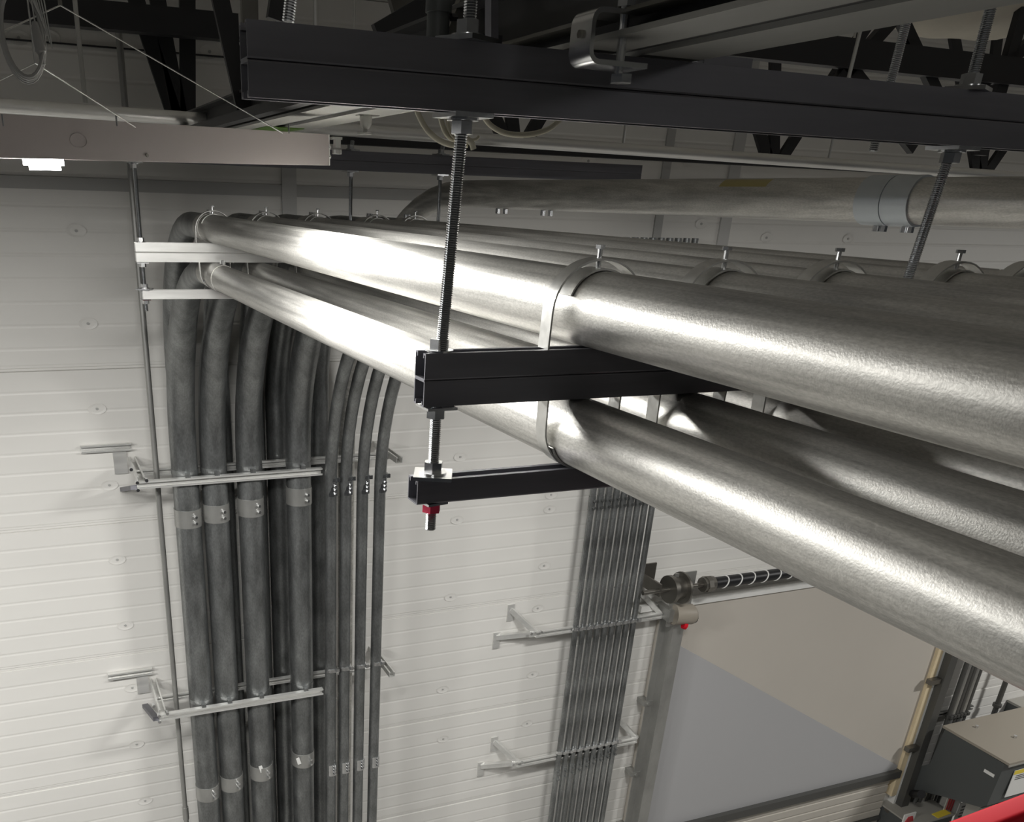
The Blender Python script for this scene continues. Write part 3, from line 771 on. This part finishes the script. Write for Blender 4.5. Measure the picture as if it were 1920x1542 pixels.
MB().box((.765, -.6, zr0+.10), (.985, 6.2, zr0+.106)).build('top_plate', 'beam_shaded', ra1)
ga = atz(520, 246, zr0)
MB().box((.82, ga.y-.22, zr0-.002), (.95, ga.y+.30, zr0)).build('green_sticker', 'green', ra1)
ra3 = thing('overhead_rail', 'narrow dark rail running beside the pale beam toward the wall', 'strut', (.72, 1.5, zr0+.02))
MB().box((.700, 1.45, zr0+.004), (.735, 5.7, zr0+.030)).build('rail', 'black', ra3)
# beam clamp: bent strap round the rail end with two bolts
bc = aty(1113, 74, 1.19); k = thing('beam_clamp', 'shiny bent steel beam clamp gripping the rail on top of the big strut', 'clamp', tuple(bc))
pth = []
x1_ = bc.x+.060; xl_ = bc.x-.020; zc0 = bc.z-.030; zc1 = bc.z+.032; r = .016
pth += [(x1_-.01, zc1)]
for i in range(7):
    a = math.radians(90+90*i/6); pth.append((xl_+r+r*math.cos(a), zc1-r+r*math.sin(a)))
for i in range(7):
    a = math.radians(180+90*i/6); pth.append((xl_+r+r*math.cos(a), zc0+r+r*math.sin(a)))
pth += [(x1_+.01, zc0)]
th = .006; n = len(pth); inn = []
for i in range(n):
    p = V((*pth[max(i-1, 0)], 0)); q = V((*pth[min(i+1, n-1)], 0)); d_ = (q-p).normalized(); inn.append((pth[i][0]-d_.y*th, pth[i][1]+d_.x*th))
MB().prism(pth+inn[::-1], (0, 1.165, 0), (0, 1.215, 0), (1, 0, 0), (0, 0, 1)).build('strap', 'bright', k, True)
MB().tube([(bc.x+.042, 1.188, zc0-.012), (bc.x+.042, 1.188, zc1+.018)], .006, 12).hexa((bc.x+.042, 1.188, zc1+.006), (bc.x+.042, 1.188, zc1+.016), .013).hexa((bc.x+.047, 1.188, zc0-.016), (bc.x+.047, 1.188, zc0-.006), .015).build('bolt', 'bright', k)
MB().hexa((xl_, 1.188, bc.z+.004), (xl_-.004, 1.188, bc.z+.004), .005).build('set_screw', 'shaft', k)
# splice plate on the big strut right of the clamp
p = aty(1335, 116, 1.335)
sp_ = thing('splice_plate', 'dark bolted plate lying on the big strut right of the beam clamp', 'plate', tuple(p))
MB().box(p+V((-.03, -.02, -.006)), p+V((.06, .03, .006))).build('plate', 'strut_shaded', sp_)
MB().tube([p+V((-.035, 0, .0)), p+V((-.03, 0, .012))], .008, 8).build('bolt', 'bright', sp_)

def joist(label, Y, zb, zt, xs, width, x0, x1, loc, m='black'):
    t = thing('roof_joist', label, 'roof truss', loc)
    for dy in (-.03, .03):
        MB().box((x0, Y+dy-.012, zb), (x1, Y+dy+.012, zb+.05)).build('bottom_chord', m, t)
        MB().box((x0, Y+dy-.012, zt-.05), (x1, Y+dy+.012, zt)).build('top_chord', m, t)
    for a, b in xs:
        MB().bar((a, Y, zb+.03), (b, Y, zt-.03), width, .03, (0, 1, 0)).build('web', m, t)
    return t
YJ = 5.85
pl = aty(345, 236, YJ); pr_ = aty(1447, 322, YJ)
zjb = (pl.z+pr_.z)/2-.01
zjt = 1.62
sx = pr_.x-pl.x
webs = []
for c_ in (pl.x-sx, pl.x, pl.x+sx*.5, pr_.x, pr_.x+sx*.5, pr_.x+sx):
    webs += [(c_-.03, c_-.42), (c_-.01, c_-.20), (c_+.02, c_+.10)] if c_ <= pl.x else [(c_-.05, c_-.95), (c_, c_-.32), (c_+.05, c_+.85)]
joist('black roof joist close to the wall, its webs meeting behind the thin pipe', YJ, zjb, zjt, webs, .085, pl.x-1.6, 16, (pl.x, YJ, zjb))
# nearer joist: chord seen at the upper right
c0 = aty(1560, 82, 3.3); c1 = aty(1920, 150, 3.3)
zc = (c0.z+c1.z)/2
webs = []
for q in ((1570, 150, 1650, 60), (1752, 172, 1695, 60), (1880, 180, 1915, 20), (1820, 170, 1900, 100)):
    a = aty(q[0], q[1], 3.3); b = aty(q[2], q[3], 3.3); webs.append((a.x, a.x+(b.x-a.x)*(1.9-.45)/max(.2, (b.z-a.z))))
t = thing('roof_joist', 'nearer black roof joist crossing the upper right corner', 'roof truss', (c0.x, 3.3, zc))
MB().box((c0.x-.6, 3.28, zc-.05), (9, 3.34, zc+.05)).build('chord', 'black', t)
for q in ((1565, 158, 1655, 58, .05), (1757, 178, 1697, 52, .045), (1868, 190, 1920, 10, .06), (1815, 178, 1912, 96, .05), (1610, 150, 1690, 250, .05)):
    a = aty(q[0], q[1], 3.32); b = aty(q[2], q[3], 3.32); d_ = b-a
    MB().bar(a-d_*.6, b+d_*.3, q[4], .03, (0, 1, 0)).build('web', 'black', t)
# black beam along the top left and two hanging blocks
a = aty(0, 12, 5.6); b = aty(420, 70, 5.6)
zb_ = aty(200, 48, 5.6)
tag(MB().box((a.x-2, 5.55, zb_.z-.02), (aty(445, 80, 5.6).x, 5.65, zb_.z+.10)).build('ledger_beam', 'black', off=(a.x, 5.6, zb_.z)), 'black beam along the wall top at upper left', 'beam')
a = aty(1005, 22, 4.4); b = aty(1090, 38, 4.4)
bb = thing('ledger_beam', 'black beam behind the beam clamp at top centre with a dark eye fitting', 'beam', tuple(a))
MB().box((a.x-.30, 4.35, a.z-.06), (b.x+.35, 4.45, a.z+.07)).build('beam', 'black', bb)
e = aty(1040, 52, 4.3)
pts = [e+V((.03*math.cos(x*math.pi/8), 0, .03*math.sin(x*math.pi/8))) for x in range(17)]
MB().tube(pts, .008, 8, False).box(e+V((-.035, -.01, .03)), e+V((.035, .02, .10))).build('eye_fitting', 'spring', bb)
# pieces standing behind the strut at top centre
a = aty(820, 75, 1.6); b = aty(820, -20, 1.6)
dp = tag(MB().tube([V((a.x, 1.6, a.z-.05)), V((a.x, 1.6, 1.3))], .0185, 24).build('hanger_pipe', 'box', None, True, a), 'short dark vertical pipe behind the big strut at top centre', 'pipe')
MB().tube([V((a.x, 1.6, aty(820, 24, 1.6).z)), V((a.x, 1.6, 1.3))], .0215, 24).build('sleeve', 'box', dp, True)
MB().hexa((a.x+.018, 1.59, aty(820, 32, 1.6).z), (a.x+.028, 1.59, aty(820, 32, 1.6).z), .006).build('set_screw', 'spring', dp)
def flat(name, lab, cat, pa, pb, Y, w_, m, ext=.0):
    a = aty(*pa, Y); b = aty(*pb, Y); d_ = (b-a)
    return tag(MB().bar(a-d_*ext, b+d_*1.2, w_, .02, (0, 1, 0)).build(name, m, off=a), lab, cat)
flat('angle_brace', 'brown sloping brace behind the big strut at top centre', 'brace', (775, 75), (752, -5), 2.4, .062, 'brown', .3)
flat('angle_brace', 'dark flat brace leaning left of the vertical pipe at top centre', 'brace', (715, 62), (800, 12), 2.2, .045, 'black', .1)
flat('angle_brace', 'slim grey brace between the vertical pipe and the threaded rod', 'brace', (842, 70), (872, -5), 1.7, .020, 'brown', .1)
flat('angle_brace', 'grey steel angle right of the threaded rod at top centre', 'brace', (922, 72), (922, -5), 1.42, .012, 'strut_shaded', .1)
flat('angle_brace', 'dark brace close behind the left end of the big strut', 'brace', (516, 34), (522, -5), 2.2, .035, 'black', .1)
flat('angle_brace', 'dark sloping brace left of the end of the big strut', 'brace', (455, 190), (412, -5), 3.4, .055, 'black', .12)
flat('angle_brace', 'grey upright just left of the short threaded rod', 'brace', (468, 45), (467, -5), 2.6, .04, 'brown', .1)
a = aty(592, 46, 3.0)
tag(MB().tube([a-V((0, 0, .1)), V((a.x, 3.0, 2.0))], .008, 8).build('hanger_rod', 'wire', off=a), 'thin rod hanging from the roof left of top centre', 'rod')
for px, py, Y_, lab in ((1590, 150, 2.6, 'thin rod hanging from the roof right of the beam clamp'),):
    a = aty(px, py, Y_); b = aty(px+22, 62, Y_)
    tag(MB().tube([a, b, b+(b-a)*1.5], .006, 8).build('hanger_rod', 'wire', off=a), lab, 'rod')
# bulging insulation at the upper right
p = aty(1800, 55, 3.6); mb = MB(); nx, ny = 20, 12
for i in range(nx+1):
    for j in range(ny+1):
        f, g_ = i/nx, j/ny
        mb.v.append(V((p.x-.42+.95*f, p.y-.5+1.0*g_, p.z+.22-.28*math.sin(math.pi*f)**.7*math.sin(math.pi*g_)**.7*(1+.12*math.sin(9*f)))))
mb.f = [(i*(ny+1)+j, i*(ny+1)+j+1, (i+1)*(ny+1)+j+1, (i+1)*(ny+1)+j) for i in range(nx) for j in range(ny)]
o = mb.build('insulation_bulge', 'ldeck', None, True, p); tag(o, 'sagging tan insulation blanket bulging down at the upper right', 'insulation')

# sprinkler head
h_ = aty(686, 225, 2.6)
sh = thing('fire_sprinkler', 'small clear fire sprinkler hanging from a plate under the big strut', 'sprinkler', tuple(h_))
MB().box(h_+V((-.022, -.01, .010)), h_+V((.035, .02, .016))).build('plate', 'shaft', sh)
MB().tube([h_+V((0, 0, .012)), h_+V((0, 0, .004)), h_+V((0, 0, -.012)), h_+V((0, 0, -.022))], [.014, .017, .015, .008], 14).build('body', 'glass', sh, True)
MB().tube([h_+V((-.004, 0, -.03)), h_+V((-.004, 0, -.034))], .02, 12).tube([h_+V((0, 0, -.02)), h_+V((-.003, 0, -.03))], .006, 8).build('deflector', 'glass', sh, True)

# cream cables behind the strut
cb = thing('cable_bundle', 'cream cables looping under the big strut, tied to the front rod', 'cable', tuple(aty(850, 268, 1.40)))
def cab(pxs, Y, r):
    pts = [aty(x, y, Y) for x, y in pxs]; out = []
    n = len(pts)
    for i in range(n-1):
        p0 = pts[max(i-1, 0)]; p1 = pts[i]; p2 = pts[i+1]; p3 = pts[min(i+2, n-1)]
        for k_ in range(6):
            t_ = k_/6
            out.append(.5*((2*p1)+(p2-p0)*t_+(2*p0-5*p1+4*p2-p3)*t_**2+(3*p1-p0-3*p2+p3)*t_**3))
    out.append(pts[-1]); return MB().tube(out, r, 10)
cab([(778, 195), (788, 222), (803, 246), (825, 264), (850, 272), (876, 272)], 1.40, .0042).build('cable', 'cable', cb, True)
cab([(822, 205), (830, 235), (838, 252), (852, 262), (872, 262)], 1.41, .0038).build('cable', 'cable', cb, True)
cab([(835, 205), (842, 240), (850, 255), (862, 264)], 1.405, .0030).build('cable', 'cable', cb, True)
cab([(872, 258), (884, 268), (888, 280)], 1.39, .0045).build('cable', 'cable', cb, True)
cab([(868, 262), (890, 262), (898, 256)], 1.395, .0022).build('tie', 'cable', cb, True)
cab([(905, 215), (920, 235), (945, 249), (975, 253), (1005, 250), (1030, 241), (1050, 225)], 1.42, .0040).build('cable', 'cable', cb, True)
cu_ = tag(cab([(925, -5), (945, 12), (966, 30), (985, 52), (1001, 70)], 1.8, .0062).build('cable', 'cable', None, True, aty(960, 30, 1.8)), 'cream cable end coming down from the roof at top centre', 'cable')

for o in bpy.data.objects:
    if '_o' in o: del o['_o']
